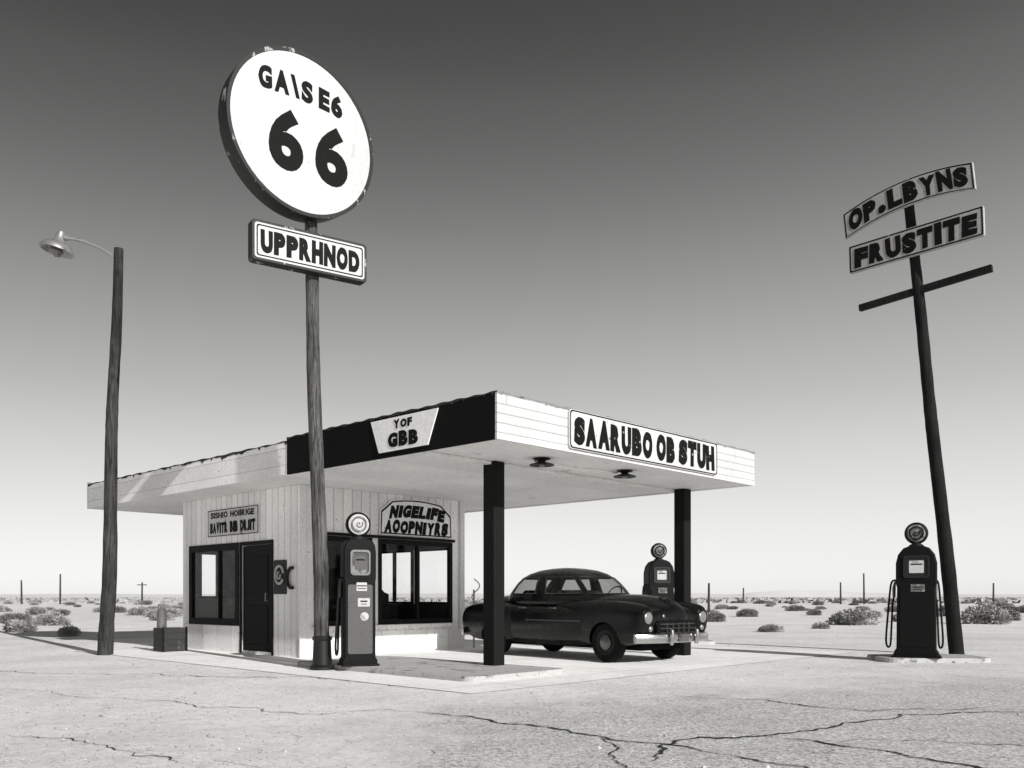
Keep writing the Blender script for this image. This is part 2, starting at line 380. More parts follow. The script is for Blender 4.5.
def wall(axis,plane,th,a0,a1,z0,z1,ops,name='wall',mat=None):
    A=sorted(set([a0,a1]+[q for o in ops for q in o[:2]])); Z=sorted(set([z0,z1]+[q for o in ops for q in o[2:]])); g=G()
    hole=lambda i,j:any(o[0]<=(A[i]+A[i+1])/2<=o[1] and o[2]<=(Z[j]+Z[j+1])/2<=o[3] for o in ops) if 0<=i<len(A)-1 and 0<=j<len(Z)-1 else True
    P=(lambda a,z,d:(plane+d,a,z)) if axis=='x' else (lambda a,z,d:(a,plane+d,z))
    for i in range(len(A)-1):
        for j in range(len(Z)-1):
            if hole(i,j): continue
            a,b,c,d=A[i],A[i+1],Z[j],Z[j+1]
            for t in (0,th): g.add([P(a,c,t),P(b,c,t),P(b,d,t),P(a,d,t)],[(0,1,2,3)])
            if hole(i-1,j): g.add([P(a,c,0),P(a,d,0),P(a,d,th),P(a,c,th)],[(0,1,2,3)])
            if hole(i+1,j): g.add([P(b,c,0),P(b,d,0),P(b,d,th),P(b,c,th)],[(0,1,2,3)])
            if hole(i,j-1): g.add([P(a,c,0),P(b,c,0),P(b,c,th),P(a,c,th)],[(0,1,2,3)])
            if hole(i,j+1): g.add([P(a,d,0),P(b,d,0),P(b,d,th),P(a,d,th)],[(0,1,2,3)])
    return g.obj(name,mat or M['siding'],ST)
X0,X1,Y0,Y1=.9,4.73,5.61,9.86
wall('x',X0,.12,Y0,Y1,0,CE,[(6.5,7.55,.06,2.0),(7.64,9.58,.52,2.06)])
wall('y',Y0,.12,X0+.122,X1-.122,0,CE,[(X0+.28,X0+1.53,.55,2.12),(X0+1.67,X0+3.52,.55,2.12)])
wall('y',Y1-.12,.12,X0+.122,X1-.122,0,CE,[(1.22,1.66,1.02,1.98)])
wall('x',X1-.12,.12,Y0,Y1,0,CE,[(5.95,7.0,.90,2.06),(7.10,9.5,.90,2.06)])
G().box(X0+.13,X1-.13,Y0+.13,Y1-.13,.0,.05).obj('floor',M['interior'],ST)
for ax,pl,a0,a1,ops in (('x',X0+.123,Y0+.13,Y1-.13,[(6.5,7.55,.06,2.0),(7.64,9.58,.52,2.06)]),('x',X1-.133,Y0+.13,Y1-.13,[(5.95,7.0,.90,2.06),(7.10,9.5,.90,2.06)]),
        ('y',Y1-.133,X0+.14,X1-.14,[(1.22,1.66,1.02,1.98)])):
    wall(ax,pl,.01,a0,a1,.05,CE-.01,ops,'inner_wall',M['interior'])
G().box(X0+.14,X1-.14,Y0+.13,Y1-.14,CE-.06,CE-.02).obj('ceiling',M['interior'],ST)
G().box(X0-.012,X0-.002,7.6,9.84,.0,.5).obj('base_panel',M['panel_white'],ST)
G().box(X0+.0,X1-.0,Y0-.014,Y0-.002,0,.42).obj('base_panel',M['panel_white'],ST)
G().box(X0-.025,X0+.1,Y0-.028,Y0-.016,0,CE).obj('corner_trim',M['panel_white'],ST)
G().box(X1-.1,X1+.012,Y0-.028,Y0-.016,0,CE).obj('corner_trim',M['panel_white'],ST)
def window(axis,plane,a0,a1,z0,z1,mull,trans=(),fw=.06,mat=None,mw=.022):
    g=G(); t0,t1=(plane-.02,plane+.06)
    def bx(a,b,c,d):
        if axis=='x': g.box(t0,t1,a,b,c,d)
        else: g.box(a,b,t0,t1,c,d)
    gg=G(); pm=(t0+t1)/2
    q=[(a0,z0),(a1,z0),(a1,z1),(a0,z1)]
    gg.add([(pm,a,z) if axis=='x' else (a,pm,z) for a,z in q],[(0,1,2,3)])
    w=gg.obj('window',M['glass'],ST)
    bx(a0-.02,a1+.02,z0-.03,z0+fw); bx(a0-.02,a1+.02,z1-fw,z1+.03); bx(a0-.02,a0+fw,z0+fw+.001,z1-fw-.001); bx(a1-fw,a1+.02,z0+fw+.001,z1-fw-.001)
    for m in mull: bx(m-mw,m+mw,z0+fw+.001,z1-fw-.001)
    for z in trans:
        xs=[a0+fw]+sorted(mull)+[a1-fw]
        for i in range(len(xs)-1): bx(xs[i]+.027,xs[i+1]-.027,z-.022,z+.022)
    g.obj('frame',mat or M['frame'],w,bevel=.004); return w
window('x',X0,7.66,9.56,.54,2.04,[8.38],[],fw=.10)
window('y',Y0,X0+.30,X0+1.51,.57,2.10,[],[])
window('y',Y0,X0+1.69,X0+3.50,.57,2.10,[X0+2.62],[])
window('x',X1-.06,5.97,6.98,.92,2.04,[],fw=.03); window('x',X1-.06,7.12,9.48,.92,2.04,[7.75,8.6],fw=.03); window('y',Y1-.06,1.24,1.64,1.04,1.96,[],fw=.03)
G().box(X0+.045,X0+.06,7.7,9.5,.62,1.02).obj('window_board',M['crate'],ST)
G().box(X0+.22,X0+3.6,Y0-.07,Y0-.022,.47,.535).obj('sill',M['panel_white'],ST,bevel=.006)
G().box(X0+.24,X0+3.56,Y0-.05,Y0-.03,2.135,2.19).obj('window_header',M['frame'],ST)
d=G().box(X0+.02,X0+.07,6.52,7.53,.06,1.985).obj('door',M['door'],ST,bevel=.004)
g=G(); g.box(X0-.02,X0+.015,6.45,6.5,0,2.07); g.box(X0-.02,X0+.015,7.55,7.6,0,2.07); g.box(X0-.02,X0+.015,6.502,7.548,2.0,2.07); g.obj('door_frame',M['frame'],d)
G().tube([(X0-.005,6.64,.98),(X0-.05,6.64,.98),(X0-.05,6.64,1.12),(X0-.005,6.64,1.12)],.01,8).obj('handle',M['galv'],d,smooth=True)
for z0,z1 in ((.2,.9),(1.1,1.8)): G().box(X0+.008,X0+.019,6.66,7.4,z0,z1).obj('door_panel',M['frame'],d,bevel=.008)
cn=root('shop_counter','dark wooden shop counter inside the station','counter',(0,0,0)); cn.matrix_world=ST.matrix_basis@Matrix.Translation((3.4,7.4,.05))
G().box(-.5,.9,-.25,.25,0,.82).obj('counter_body',M['crate'],cn,bevel=.01); G().box(-.55,.95,-.3,.3,.822,.86).obj('counter_top',M['black'],cn,bevel=.006)
cr=root('cash_register','old black cash register standing on the counter','cash register',(0,0,0)); cr.matrix_world=ST.matrix_basis@Matrix.Translation((3.9,7.4,.912))
G().prism([(-.22,0),(.22,0),(.22,.20),(.1,.24),(.02,.32),(-.14,.32),(-.22,.2)],(0,-.18,0),ex,ez,(0,-1,0),.36).obj('register_body',M['black'],cr,bevel=.02)
G().box(-.12,.0,-.1,.1,.321,.38).obj('register_display',M['frame'],cr,bevel=.01)

nY=(0,-1,0); nX=(-1,0,0); eL=(0,-1,0)
def plate(outl,org,e1,n,t,mat,parent,border=None,bm=None,name='sign',label=None):
    o=G().prism(outl,org,e1,ez,n,t).obj(name,mat,parent,bevel=.004,label=label)
    if border:
        inn=[(a-math.copysign(border,a) ,b-math.copysign(border,b)) for a,b in outl]
        out=[(a-math.copysign(border*.35,a),b-math.copysign(border*.35,b)) for a,b in outl]
        G().ring(out,inn,Vector(org)+Vector(n)*.004,e1,ez,n,.003).obj('border',bm or M['letter'],o)
    return o
o=plate(rrect(3.70,.52,.05),(3.17,-.035,3.262),ex,nY,.03,M['board_white'],ST,.026,label='long white canopy sign with black capitals')
lettering('SAARUBO OB STUH',3.52,.41,(3.17,-.036,3.262),ex,nY,o,off=.082,mat=M['letter_worn'],gap=.055,space=.2,jit=1.2,even=.85)
o=G().prism([(.70,.22),(-.70,.22),(-.52,-.23),(.50,-.23)],(-.02,1.75,3.262),eL,ez,nX,.018).obj('sign',M['board_shade'],ST,label='white wedge-shaped plate on the black canopy side')
lettering('YOF',.38,.12,(-.021,1.75,3.385),eL,nX,o,off=.055); lettering('GBB',.62,.21,(-.021,1.75,3.18),eL,nX,o,off=.075,gap=.07)
o=plate(rrect(1.86,.52,.01),(X0-.022,7.86,2.47),eL,nX,.02,M['sign_grey'],ST,.02,label='faded two-line board on the plank wall')
lettering('SISHIO HOIIRIGE',1.6,.12,(X0-.023,7.86,2.62),eL,nX,o,off=.03,mat=M['letter_worn']); lettering('SAVITR BIB DRJIT',1.66,.22,(X0-.023,7.86,2.38),eL,nX,o,off=.07,gap=.07,even=.8)
o=G().prism(rrect(.40,.60,.02),(X0-.015,6.22,1.40),eL,ez,nX,.012).obj('sign',M['black'],ST,label='small dark wall plaque with pale round emblem')
def arc(org,r,a0,a1,w,tilt=1.2,n=22):
    q=[(org[0],org[1]+r*math.cos(t),org[2]+r*tilt*math.sin(t)) for t in np.linspace(rad(a0),rad(a1),n)]
    return G().tube(q,w,6)
arc((X0-.03,6.22,1.44),.13,-150,170,.024).obj('emblem',M['card'],o,smooth=True); arc((X0-.03,6.23,1.43),.05,-200,90,.018).obj('emblem',M['card'],o,smooth=True)
arc((X0-.04,5.82,1.38),.13,-105,105,.030,1.35).obj('painted_mark',M['black'],ST,smooth=True)
top=[(-.88+1.76*i/20, .30+.09*math.sin(math.pi*i/20)-.16*max(0,1-min(i,20-i)/3.0)) for i in range(21)]
o=G().prism([(-.90,-.31),(.90,-.31)]+[(a,b) for a,b in reversed(top)],(X0+2.58,Y0-.04,2.52),ex,ez,nY,.02).obj('sign',M['board_shade'],ST,label='arched white sign with black letters above the window')
i1=[(-.885,-.295),(.885,-.295)]+[(a*.985,b-.018) for a,b in reversed(top)]; i0=[(-.86,-.27),(.86,-.27)]+[(a*.957,b-.042) for a,b in reversed(top)]
G().ring(i1,i0,(X0+2.58,Y0-.044,2.52),ex,ez,nY,.003).obj('border',M['letter'],o)
lettering('NIGELIFE',1.42,.26,(X0+2.60,Y0-.041,2.65),ex,nY,o,off=.085,warp=lambda a:.05*(1-(a/.7)**2)-.02,gap=.045,jit=1.2,slant=.25,even=.85); lettering('AOOPNIYRS',1.60,.26,(X0+2.58,Y0-.041,2.375),ex,nY,o,off=.085,gap=.045,jit=1.2,slant=.18,even=.85)

# ------------------------------------------------------------------ poles
def woodpole(p0,p1,r0,r1,mat,parent,name='pole',n=18,seg=60,wob=.03):
    p0=Vector(p0);p1=Vector(p1);pts=[];rs=[]
    for i in range(seg+1):
        t=i/seg; p=p0.lerp(p1,t); z=p.z
        p=p+Vector((mnoise.noise(Vector((z*.35,p0.x,0))),mnoise.noise(Vector((z*.35,7,p0.x))),0))*wob*min(1,t*6)
        pts.append(p); rs.append((r0+(r1-r0)*t)*(1+.08*mnoise.noise(Vector((z*2.2,3,p0.y)))+.05*mnoise.noise(Vector((z*9,3,p0.y)))))
    return G().tube(pts,rs,n).obj(name,mat,parent,smooth=True)
SG=root('roadside_sign','leaning wooden pole carrying a round white sign and name board','sign',(-2.73,12.86,0))
woodpole((0,0,0),(-.20,.02,7.7),.112,.085,M['wood'],SG)
G().lathe([(.001,0),(.18,0),(.18,.05),(.14,.08),(.125,.42),(.14,.44),(.14,.48),(.09,.5)],(0,0,0),(0,0,1),24).obj('pole_base',M['black'],SG,smooth=True)
t=rad(42); e1=Vector((math.cos(t),math.sin(t),0)); nn=Vector((math.sin(t),-math.cos(t),0))
ctr=Vector((-.48,.0,7.54))+nn*.44; R=1.12; T=.32
o=G().lathe([(.001,-T),(R-.02,-T),(R,-T+.02),(R+.012,-T*.5),(R,-.03),(R+.02,-.02),(R+.02,.012),(R-.03,.012),(R-.035,-.004)],ctr,nn,72).obj('sign_drum',M['sign_box'],SG,smooth=True)
f=G().lathe([(R-.034,0),(R*.6,.004),(.001,.006)],ctr,nn,72).obj('sign_face',M['sign_white'],o,smooth=True)
lettering('GA\\S E6',1.30,.32,ctr+nn*.007+e1*-.04+Vector((0,0,.55)),e1,nn,o,off=.055,gap=.085,space=.18,warp=lambda a:.06*(1-(a/.7)**2),jit=1.0,even=.6)
lettering('66',1.24,.86,ctr+nn*.007+e1*.08+Vector((0,0,-.17)),e1,nn,o,off=.045,gap=.17,jit=.3,even=0)
for zz in (7.0,7.4): G().box(-.36,.0,-.16,.12,zz,zz+.05).obj('bracket',M['black'],SG)
t=rad(34); e1=Vector((math.cos(t),math.sin(t),0)); nn=Vector((math.sin(t),-math.cos(t),0))
ctr=Vector((-.26,.0,5.93))+nn*.28
o=G().prism(rrect(1.70,.56,.05),ctr,e1,ez,nn,.17).obj('name_board',M['sign_box'],SG,bevel=.012)
G().prism(rrect(1.62,.48,.04),ctr+nn*.004,e1,ez,nn,.003).obj('board_face',M['board_white'],o)
G().ring(rrect(1.57,.43,.035),rrect(1.535,.395,.03),ctr+nn*.007,e1,ez,nn,.002).obj('border',M['letter'],o)
lettering('UPPRHNOD',1.46,.33,ctr+nn*.005,e1,nn,o,off=.078,gap=.05,jit=.8,even=.85)

LP=root('street_lamp','weathered wooden pole with curved arm and metal lamp shade','street lamp',(-7.37,16.2,0))
woodpole((0,0,0),(.25,0,7.36),.135,.08,M['wood_lamp'],LP,wob=.05)
pts=[Vector((.24,0,7.12)),Vector((.1,0,7.26)),Vector((-.1,0,7.38)),Vector((-.35,-.02,7.48)),Vector((-.52,-.04,7.52)),Vector((-.68,-.05,7.53))]
a=G().tube(pts,[.03]*6,12).obj('lamp_arm',M['galv'],LP,smooth=True)
ax=Vector((-.22,-.05,-1)).normalized(); hp=Vector((-.78,-.05,7.60))
G().tube([(-.64,-.05,7.53),(-.78,-.05,7.56)],[.045,.06],12).obj('arm_socket',M['galv'],a,smooth=True)
l=G().lathe([(.001,-.04),(.06,-.04),(.075,.02),(.09,.1),(.14,.15),(.23,.20),(.285,.27),(.295,.32),(.275,.325),(.2,.24),(.001,.2)],hp,ax,32).obj('lamp_shade',M['galv'],LP,smooth=True)
G().lathe([(.05,.2),(.1,.26),(.12,.33),(.09,.40),(.001,.43)],hp,ax,20).obj('bulb',M['lens'],l,smooth=True)

RS=root('roadside_sign','leaning dark pole with two faded grey boards and cross beam','sign',(8.06,16.2,0))
woodpole((0,0,0),(-.88,0,8.3),.13,.085,M['wood_dark'],RS,wob=.02)
E1=Vector((.7247,-.6891,0)); NN=Vector((-.6891,-.7247,0))
def rolled(deg):
    c,s_=math.cos(rad(deg)),math.sin(rad(deg)); return E1*c+Vector((0,0,1))*s_, Vector((0,0,1))*c-E1*s_
a1,u1=rolled(2.0); c1=Vector((-.72,0,7.44))+NN*.20
o=G().prism(rrect(2.34,.52,.03),c1,a1,u1,NN,.07).obj('name_board',M['sign_pale'],RS,bevel=.01,label='straight faded grey board with black letters')
G().ring(rrect(2.31,.49,.02),rrect(2.26,.44,.02),c1+NN*.003,a1,u1,NN,.002).obj('border',M['letter_worn'],o)
lettering('FRUSTITE',2.14,.40,c1+NN*.001,a1,NN,o,up=u1,off=.08,gap=.06,jit=1.3,mat=M['letter'],even=.85)
a2,u2=rolled(6.0); c2=Vector((-.85,0,8.14))+NN*.20
W=2.28; wp=lambda a:.17*(1-(2*a/W)**2)
N=24; ol=[(-W/2+W*i/N,wp(-W/2+W*i/N)+.24) for i in range(N+1)][::-1]+[(-W/2+W*i/N,wp(-W/2+W*i/N)-.24) for i in range(N+1)]
o=G().prism(ol,c2,a2,u2,NN,.07).obj('name_board',M['sign_pale'],RS,bevel=.01,label='arched faded grey board with black letters')
bi=[(a*.985,b-math.copysign(.012,b-wp(a))) for a,b in ol]; bj=[(a*.965,b-math.copysign(.032,b-wp(a))) for a,b in ol]
G().ring(bi,bj,c2+NN*.003,a2,u2,NN,.002).obj('border',M['letter_worn'],o)
lettering('OP.LBYNS',2.08,.38,c2+NN*.001,a2,NN,o,up=u2,off=.08,gap=.06,warp=wp,jit=1.3,mat=M['letter'],even=.85)
a3,u3=rolled(4.5); c3=Vector((-.58,0,6.6))+NN*.16
G().prism(rrect(2.3,.12,.01),c3,a3,u3,NN,.1).obj('cross_beam',M['wood_dark'],RS,bevel=.008)

# ------------------------------------------------------------------ fuel pumps
def pump(loc,rz,label,grey,wx=1.0,group='old fuel pumps'):
    P=root('fuel_pump',label,'fuel pump',loc,rz,group)
    if grey: half=[(.32,0),(.32,.09),(.285,.11),(.282,1.2),(.292,1.24),(.292,1.62),(.275,1.71),(.22,1.78),(.10,1.80)]
    else: half=[(.31,0),(.31,.09),(.275,.12),(.265,1.12),(.282,1.2),(.282,1.52),(.25,1.66),(.18,1.76),(.09,1.80)]
    half=[(a*wx,b) for a,b in half]
    ol=half+[(-a,b) for a,b in reversed(half)]
    D=.42*wx; F=-D/2
    G().prism(ol,(0,F,0),ex,ez,nY,D).obj('pump_body',M['pump_dark'],P,bevel=.03)
    G().prism(rrect(.45*wx,.98,.03),(0,F-.001,.66),ex,ez,nY,-.008).obj('front_panel',M['pump_grey'] if grey else M['pump_dark'],P,bevel=.003)
    G().prism(rrect(.45*wx,.46,.06),(0,F-.001,1.46),ex,ez,nY,-.008).obj('head_panel',M['pump_dark'],P,bevel=.003)
    w=G().ring(rrect(.36*wx,.36,.05),rrect(.30*wx,.30,.04),(0,F-.03,1.46),ex,ez,nY,.022).obj('dial_frame',M['hub'] if grey else M['black'],P)
    G().prism(rrect(.32*wx,.32,.04),(0,F-.010,1.46),ex,ez,nY,-.003).obj('dial_face',M['dim'] if grey else M['black'],w)
    G().prism(rrect(.20*wx,.20,.02),(0.0,F-.014,1.46),ex,ez,nY,-.003).obj('dial_display',M['pump_grey'] if grey else M['card'],w)
    G().box(-.08*wx,.08*wx,F-.0195,F-.0175,1.49,1.51).obj('dial_bar',M['letter'],w)
    lp=G().prism(rrect(.19*wx,.12,.01),(.02,F-.010,1.12),ex,ez,nY,-.003).obj('label_plate',M['card'] if grey else M['ringgrey'],P)
    G().box(-.05,.09,F-.0155,F-.0135,1.125,1.14).obj('label_mark',M['letter'],lp); G().box(-.04,.08,F-.0155,F-.0135,1.09,1.10).obj('label_mark',M['letter'],lp)
    if grey:
        lp=G().prism(rrect(.17,.12,.01),(.05,F-.010,.90),ex,ez,nY,-.003).obj('label_plate',M['card'],P)
        G().box(.0,.10,F-.0155,F-.0135,.905,.925).obj('label_mark',M['letter'],lp); G().box(.01,.09,F-.0155,F-.0135,.87,.88).obj('label_mark',M['letter'],lp)
        G().prism([(math.cos(q)*.06,math.sin(q)*.06) for q in np.linspace(0,2*math.pi,20,endpoint=False)],(.06,F-.010,.70),ex,ez,nY,-.003).obj('round_label',M['card'],P)
    gl=G().lathe([(.001,-.09),(.13,-.09),(.17,-.07),(.18,0),(.17,.06),(.15,.075),(.145,.06)],(0,0,2.01),nY,36).obj('globe',M['pump_dark'],P,smooth=True)
    G().lathe([(.148,.062),(.1,.075),(.001,.08)],(0,0,2.01),nY,36).obj('globe_face',M['card'] if grey else M['ringgrey'],gl,smooth=True)
    rm=M['ringgrey'] if grey else M['pump_dark']
    k=[(math.cos(q)*.112,math.sin(q)*.112) for q in np.linspace(0,2*math.pi,28,endpoint=False)]; k2=[(a*.80,b_*.80) for a,b_ in k]
    G().ring(k,k2,(0,-.088,2.01),ex,ez,(0,-1,0),-.004).obj('emblem_ring',rm,gl)
    G().tube([((.008+.0085*q)*math.cos(q*1.25),-.087,2.01+(.008+.0085*q)*math.sin(q*1.25)) for q in np.linspace(0,5.5,30)],.0065,6).obj('emblem_swirl',rm,gl,smooth=True)
    G().lathe([(.11,1.79),(.11,1.82),(.07,1.84),(.07,1.86)],(0,0,0),(0,0,1),20).obj('globe_collar',M['black'],P,smooth=True)
    for sx in ((-1,1) if not grey else (-1,)):
        sw=sx*wx
        q=[(sw*.27,0,1.25),(sw*.34,-.02,1.22),(sw*.37,-.04,1.0),(sw*.40,-.05,.6),(sw*.42,-.04,.28),(sw*.40,-.0,.16),(sw*.36,.05,.2),(sw*.345,.08,.5),(sw*.33,.08,.85),(sw*.31,.08,.98)]
        if sx>0 and not grey: q=[(a*.86,b,c) for a,b,c in q]
        Q=[]; V=[Vector(a) for a in q]
        for i in range(len(V)-1):
            p0,p1,p2,p3=V[max(i-1,0)],V[i],V[i+1],V[min(i+2,len(V)-1)]
            for k_ in range(5):
                u=k_/5; Q.append(.5*((2*p1)+(p2-p0)*u+(2*p0-5*p1+4*p2-p3)*u*u+(3*p1-p0-3*p2+p3)*u**3))
        Q.append(V[-1])
        h=G().tube(Q,.016,10).obj('hose',M['rubber'],P,smooth=True)
        G().tube([(V[-1].x,.08,.97),(V[-1].x,.08,1.12),(V[-1].x*.97,.07,1.2),(V[-1].x*.9,.02,1.25)],[.024,.028,.02,.014],10).obj('nozzle',M['hub'],h,smooth=True)
    G().box(-.34*wx,.34*wx,-D/2-.07,D/2+.07,-.0,.03).obj('plinth',M['pump_dark'],P,bevel=.008)
    return P
pump((-2.20,12.78,KH),rad(20),'dark fuel pump with grey front panel and round globe',True,.78)
pump((6.58,14.55,KH),rad(-24),'black fuel pump with two hoses on a concrete island',False,1.08)
pump((3.30,20.1,KH),rad(8),'black fuel pump standing behind the parked car',False,1.05)

# ------------------------------------------------------------------ car
CAR=root('parked_car','black rounded fifties sedan with chrome bumper, parked under the canopy','car',(1.14,15.75,.008),math.atan2(-.75,.66))
CAR.scale=(.95,.97,.985)
def loft(g,st,yc=0,n=28,N=40,ex_=3.2):
    st=np.array(st,float); xs=st[:,0]; t=np.linspace(0,1,N)
    def cr(col):
        out=[]
        for q in t:
            f=q*(len(xs)-1); i=min(int(f),len(xs)-2); u=f-i
            p0,p1,p2,p3=col[max(i-1,0)],col[i],col[i+1],col[min(i+2,len(xs)-1)]
            out.append(.5*((2*p1)+(p2-p0)*u+(2*p0-5*p1+4*p2-p3)*u*u+(3*p1-p0-3*p2+p3)*u**3))
        return out
    X=cr(xs);Wd=cr(st[:,1]);ZT=cr(st[:,2]);ZB=cr(st[:,3]); vs=[];fs=[]
    for i in range(N):
        for k in range(n):
            a=2*math.pi*k/n; c,s_=math.cos(a),math.sin(a)
            y=yc+Wd[i]*math.copysign(abs(c)**(2/ex_),c); z=(ZT[i]+ZB[i])/2+(ZT[i]-ZB[i])/2*math.copysign(abs(s_)**(2/ex_),s_)
            vs.append((X[i],y,z))
    for i in range(N-1):
        for k in range(n):
            k2=(k+1)%n; fs.append((i*n+k,i*n+k2,(i+1)*n+k2,(i+1)*n+k))
    fs.append(tuple(range(n-1,-1,-1))); fs.append(tuple((N-1)*n+k for k in range(n)))
    g.add(vs,fs)
def boolcut(o,cutters):
    for c in cutters:
        m=o.modifiers.new('cut','BOOLEAN'); m.operation='DIFFERENCE'; m.object=c; m.solver='EXACT'
    bpy.context.view_layer.update(); dg=bpy.context.evaluated_depsgraph_get()
    me=bpy.data.meshes.new_from_object(o.evaluated_get(dg)); o.modifiers.clear(); o.data=me
g=G()
loft(g,[(-2.36,.58,.76,.44),(-2.30,.70,.84,.34),(-2.1,.78,.93,.27),(-1.7,.82,.985,.23),(-1.1,.84,1.0,.21),(-.4,.85,1.0,.20),(.3,.85,1.0,.20),(1.0,.84,.99,.22),(1.6,.81,.96,.25),(2.05,.77,.92,.30),(2.22,.71,.87,.36),(2.29,.60,.79,.44)],0,40,60,3.6)
body=g.obj('body',M['carpaint'],CAR,smooth=True)
cut=[]
for x,zc,rr in ((1.48,.30,.355),(-1.38,.24,.345)):
    for sy in (-1,1):
        c=G().tube([(x,sy*.50,zc),(x,sy*1.2,zc)],rr,36).obj('tmpcut',M['black']); c.parent=CAR; cut.append(c)
boolcut(body,cut)
def part(name,specs,yc,N=40,e=2.6):
    g=G(); loft(g,specs,yc,28,N,e); return g.obj(name,M['carpaint'],CAR,smooth=True)
part('hood',[(.70,.66,1.07,.7),(1.0,.62,1.10,.7),(1.3,.58,1.105,.7),(1.65,.52,1.09,.68),(1.97,.46,1.04,.6),(2.17,.40,.96,.55),(2.29,.33,.86,.56),(2.33,.24,.76,.6)],0,36,2.5)
part('trunk_lid',[(-2.35,.42,.78,.6),(-2.28,.54,.90,.6),(-2.1,.62,1.0,.6),(-1.8,.66,1.07,.6),(-1.4,.67,1.11,.6),(-1.0,.64,1.10,.6)],0,30,2.5)
for sy in (-1,1):
    f=part('fender',[(.1,.05,.92,.5),(.55,.10,.975,.38),(.95,.14,1.0,.28),(1.4,.17,1.005,.26),(1.85,.18,.985,.28),(2.14,.175,.95,.34),(2.27,.155,.91,.44),(2.32,.12,.85,.56)],sy*.70,40,2.7)
    boolcut(f,cut)
    f=part('fender',[(-2.36,.10,.78,.48),(-2.24,.15,.88,.36),(-1.95,.17,.94,.27),(-1.5,.18,.96,.24),(-1.1,.16,.93,.26),(-.75,.10,.87,.34),(-.45,.04,.78,.46)],sy*.72,36,2.6)
    boolcut(f,cut)
for c in cut: bpy.data.objects.remove(c)
GZ=[.93,1.05,1.18,1.30,1.40,1.47,1.53,1.565,1.58]; GF=[1.22,1.09,.95,.80,.65,.50,.30,.08,-.12]; GR=[-1.62,-1.53,-1.40,-1.26,-1.11,-.94,-.72,-.48,-.28]; GW=[.765,.755,.73,.70,.655,.595,.47,.30,.12]
def gp(z,t,off=0):
    f=np.interp(z,GZ,GF);r=np.interp(z,GZ,GR);w=np.interp(z,GZ,GW)+off; c=(f+r)/2;a=(f-r)/2+off
    co,si=math.cos(t),math.sin(t); e=2/2.7
    return (c+a*math.copysign(abs(co)**e,co), w*math.copysign(abs(si)**e,si), z)
WZ0,WZ1=1.12,1.40
WINS=[('windshield',-38,38),('rear_window',152,208),('side_window',46,86),('side_window',92,128),('side_window',-86,-46),('side_window',-128,-92)]
g=G(); zs=[.93,1.0,WZ0]+list(np.linspace(WZ0,WZ1,9))[1:]+[1.415,1.43,1.45,1.47,1.49,1.51,1.53,1.548,1.565,1.574,1.58]; n=180; vs=[];fs=[]
for z in zs:
    for k in range(n): vs.append(gp(z,rad(2*k)))
def inw(k,i):
    zc=(zs[i]+zs[i+1])/2; a=2*k+1
    if not WZ0<zc<WZ1: return False
    for _,a0,a1 in WINS:
        for sft in (0,360):
            if a0+sft<a<a1+sft: return True
    return False
for i in range(len(zs)-1):
    for k in range(n):
        if inw(k,i): continue
        k2=(k+1)%n; fs.append((i*n+k,i*n+k2,(i+1)*n+k2,(i+1)*n+k))
fs.append(tuple((len(zs)-1)*n+k for k in range(n))); g.add(vs,fs); rf=g.obj('roof',M['carpaint'],CAR,smooth=True)
sm=rf.modifiers.new('thick','SOLIDIFY'); sm.thickness=.025; sm.offset=-1 
for name,t0,t1 in WINS:
    g=G(); A=18; B=6; vs=[];fs=[]
    for j in range(B+1):
        for i in range(A+1): vs.append(gp(WZ0+(WZ1-WZ0)*j/B,rad(t0+(t1-t0)*i/A),-.004))
    for j in range(B):
        for i in range(A): a=j*(A+1)+i; fs.append((a,a+1,a+A+2,a+A+1))
    w=g.add(vs,fs).obj(name,M['carglass'],CAR,smooth=True)
    vv=[gp(WZ0+(WZ1-WZ0)*j/B,rad(t0+(t1-t0)*i/A),.003) for j in range(B+1) for i in range(A+1)]
    per=[vv[i] for i in range(A+1)]+[vv[j*(A+1)+A] for j in range(1,B+1)]+[vv[B*(A+1)+i] for i in range(A-1,-1,-1)]+[vv[j*(A+1)] for j in range(B-1,-1,-1)]
    G().tube(per,.006,6).obj('window_trim',M['hub'],w,smooth=True)
for x in (.15,-.75):
    G().prism(rrect(1.15,.26,.08),(x,0,1.05),(0,1,0),ez,ex,.12).obj('seat_back',M['seat'],CAR,bevel=.03)
G().lathe([(.17,-.012),(.185,0),(.17,.012),(.155,0),(.17,-.012)],(.60,.36,1.10),(-.8,0,.5),24).obj('steering_wheel',M['black'],CAR,smooth=True)
for sy in (-1,1):
    G().tube([(x,sy*.866,.66) for x in np.linspace(-.45,.95,20)],.008,8).obj('side_trim',M['hub'],CAR,smooth=True)
    for x in (.25,-.55):
        G().tube([(x-.09,sy*.845,.865),(x-.07,sy*.875,.87),(x+.07,sy*.875,.87),(x+.09,sy*.845,.865)],.010,8).obj('door_handle',M['hub'],CAR,smooth=True)
    G().lathe([(.001,-.02),(.105,-.02),(.12,.0),(.115,.03),(.098,.04)],(2.28,sy*.70,.73),(1,0,0),28).obj('headlight_ring',M['chrome'],CAR,smooth=True)
    G().lathe([(.099,.035),(.08,.05),(.04,.06),(.001,.062)],(2.28,sy*.70,.73),(1,0,0),28).obj('headlight',M['lens'],CAR,smooth=True)
    G().lathe([(.045,0),(.045,.03),(.03,.045),(.001,.05)],(2.30,sy*.66,.56),(1,0,0),18).obj('turn_signal',M['lens'],CAR,smooth=True)
    G().lathe([(.06,0),(.055,.03),(.001,.045)],(-2.33,sy*.70,.66),(-1,0,0),18).obj('tail_light',M['pump_grey'],CAR,smooth=True)
G().prism(rrect(1.05,.24,.1),(2.345,0,.565),(0,1,0),ez,ex,.08).obj('grille_opening',M['darkhole'],CAR)
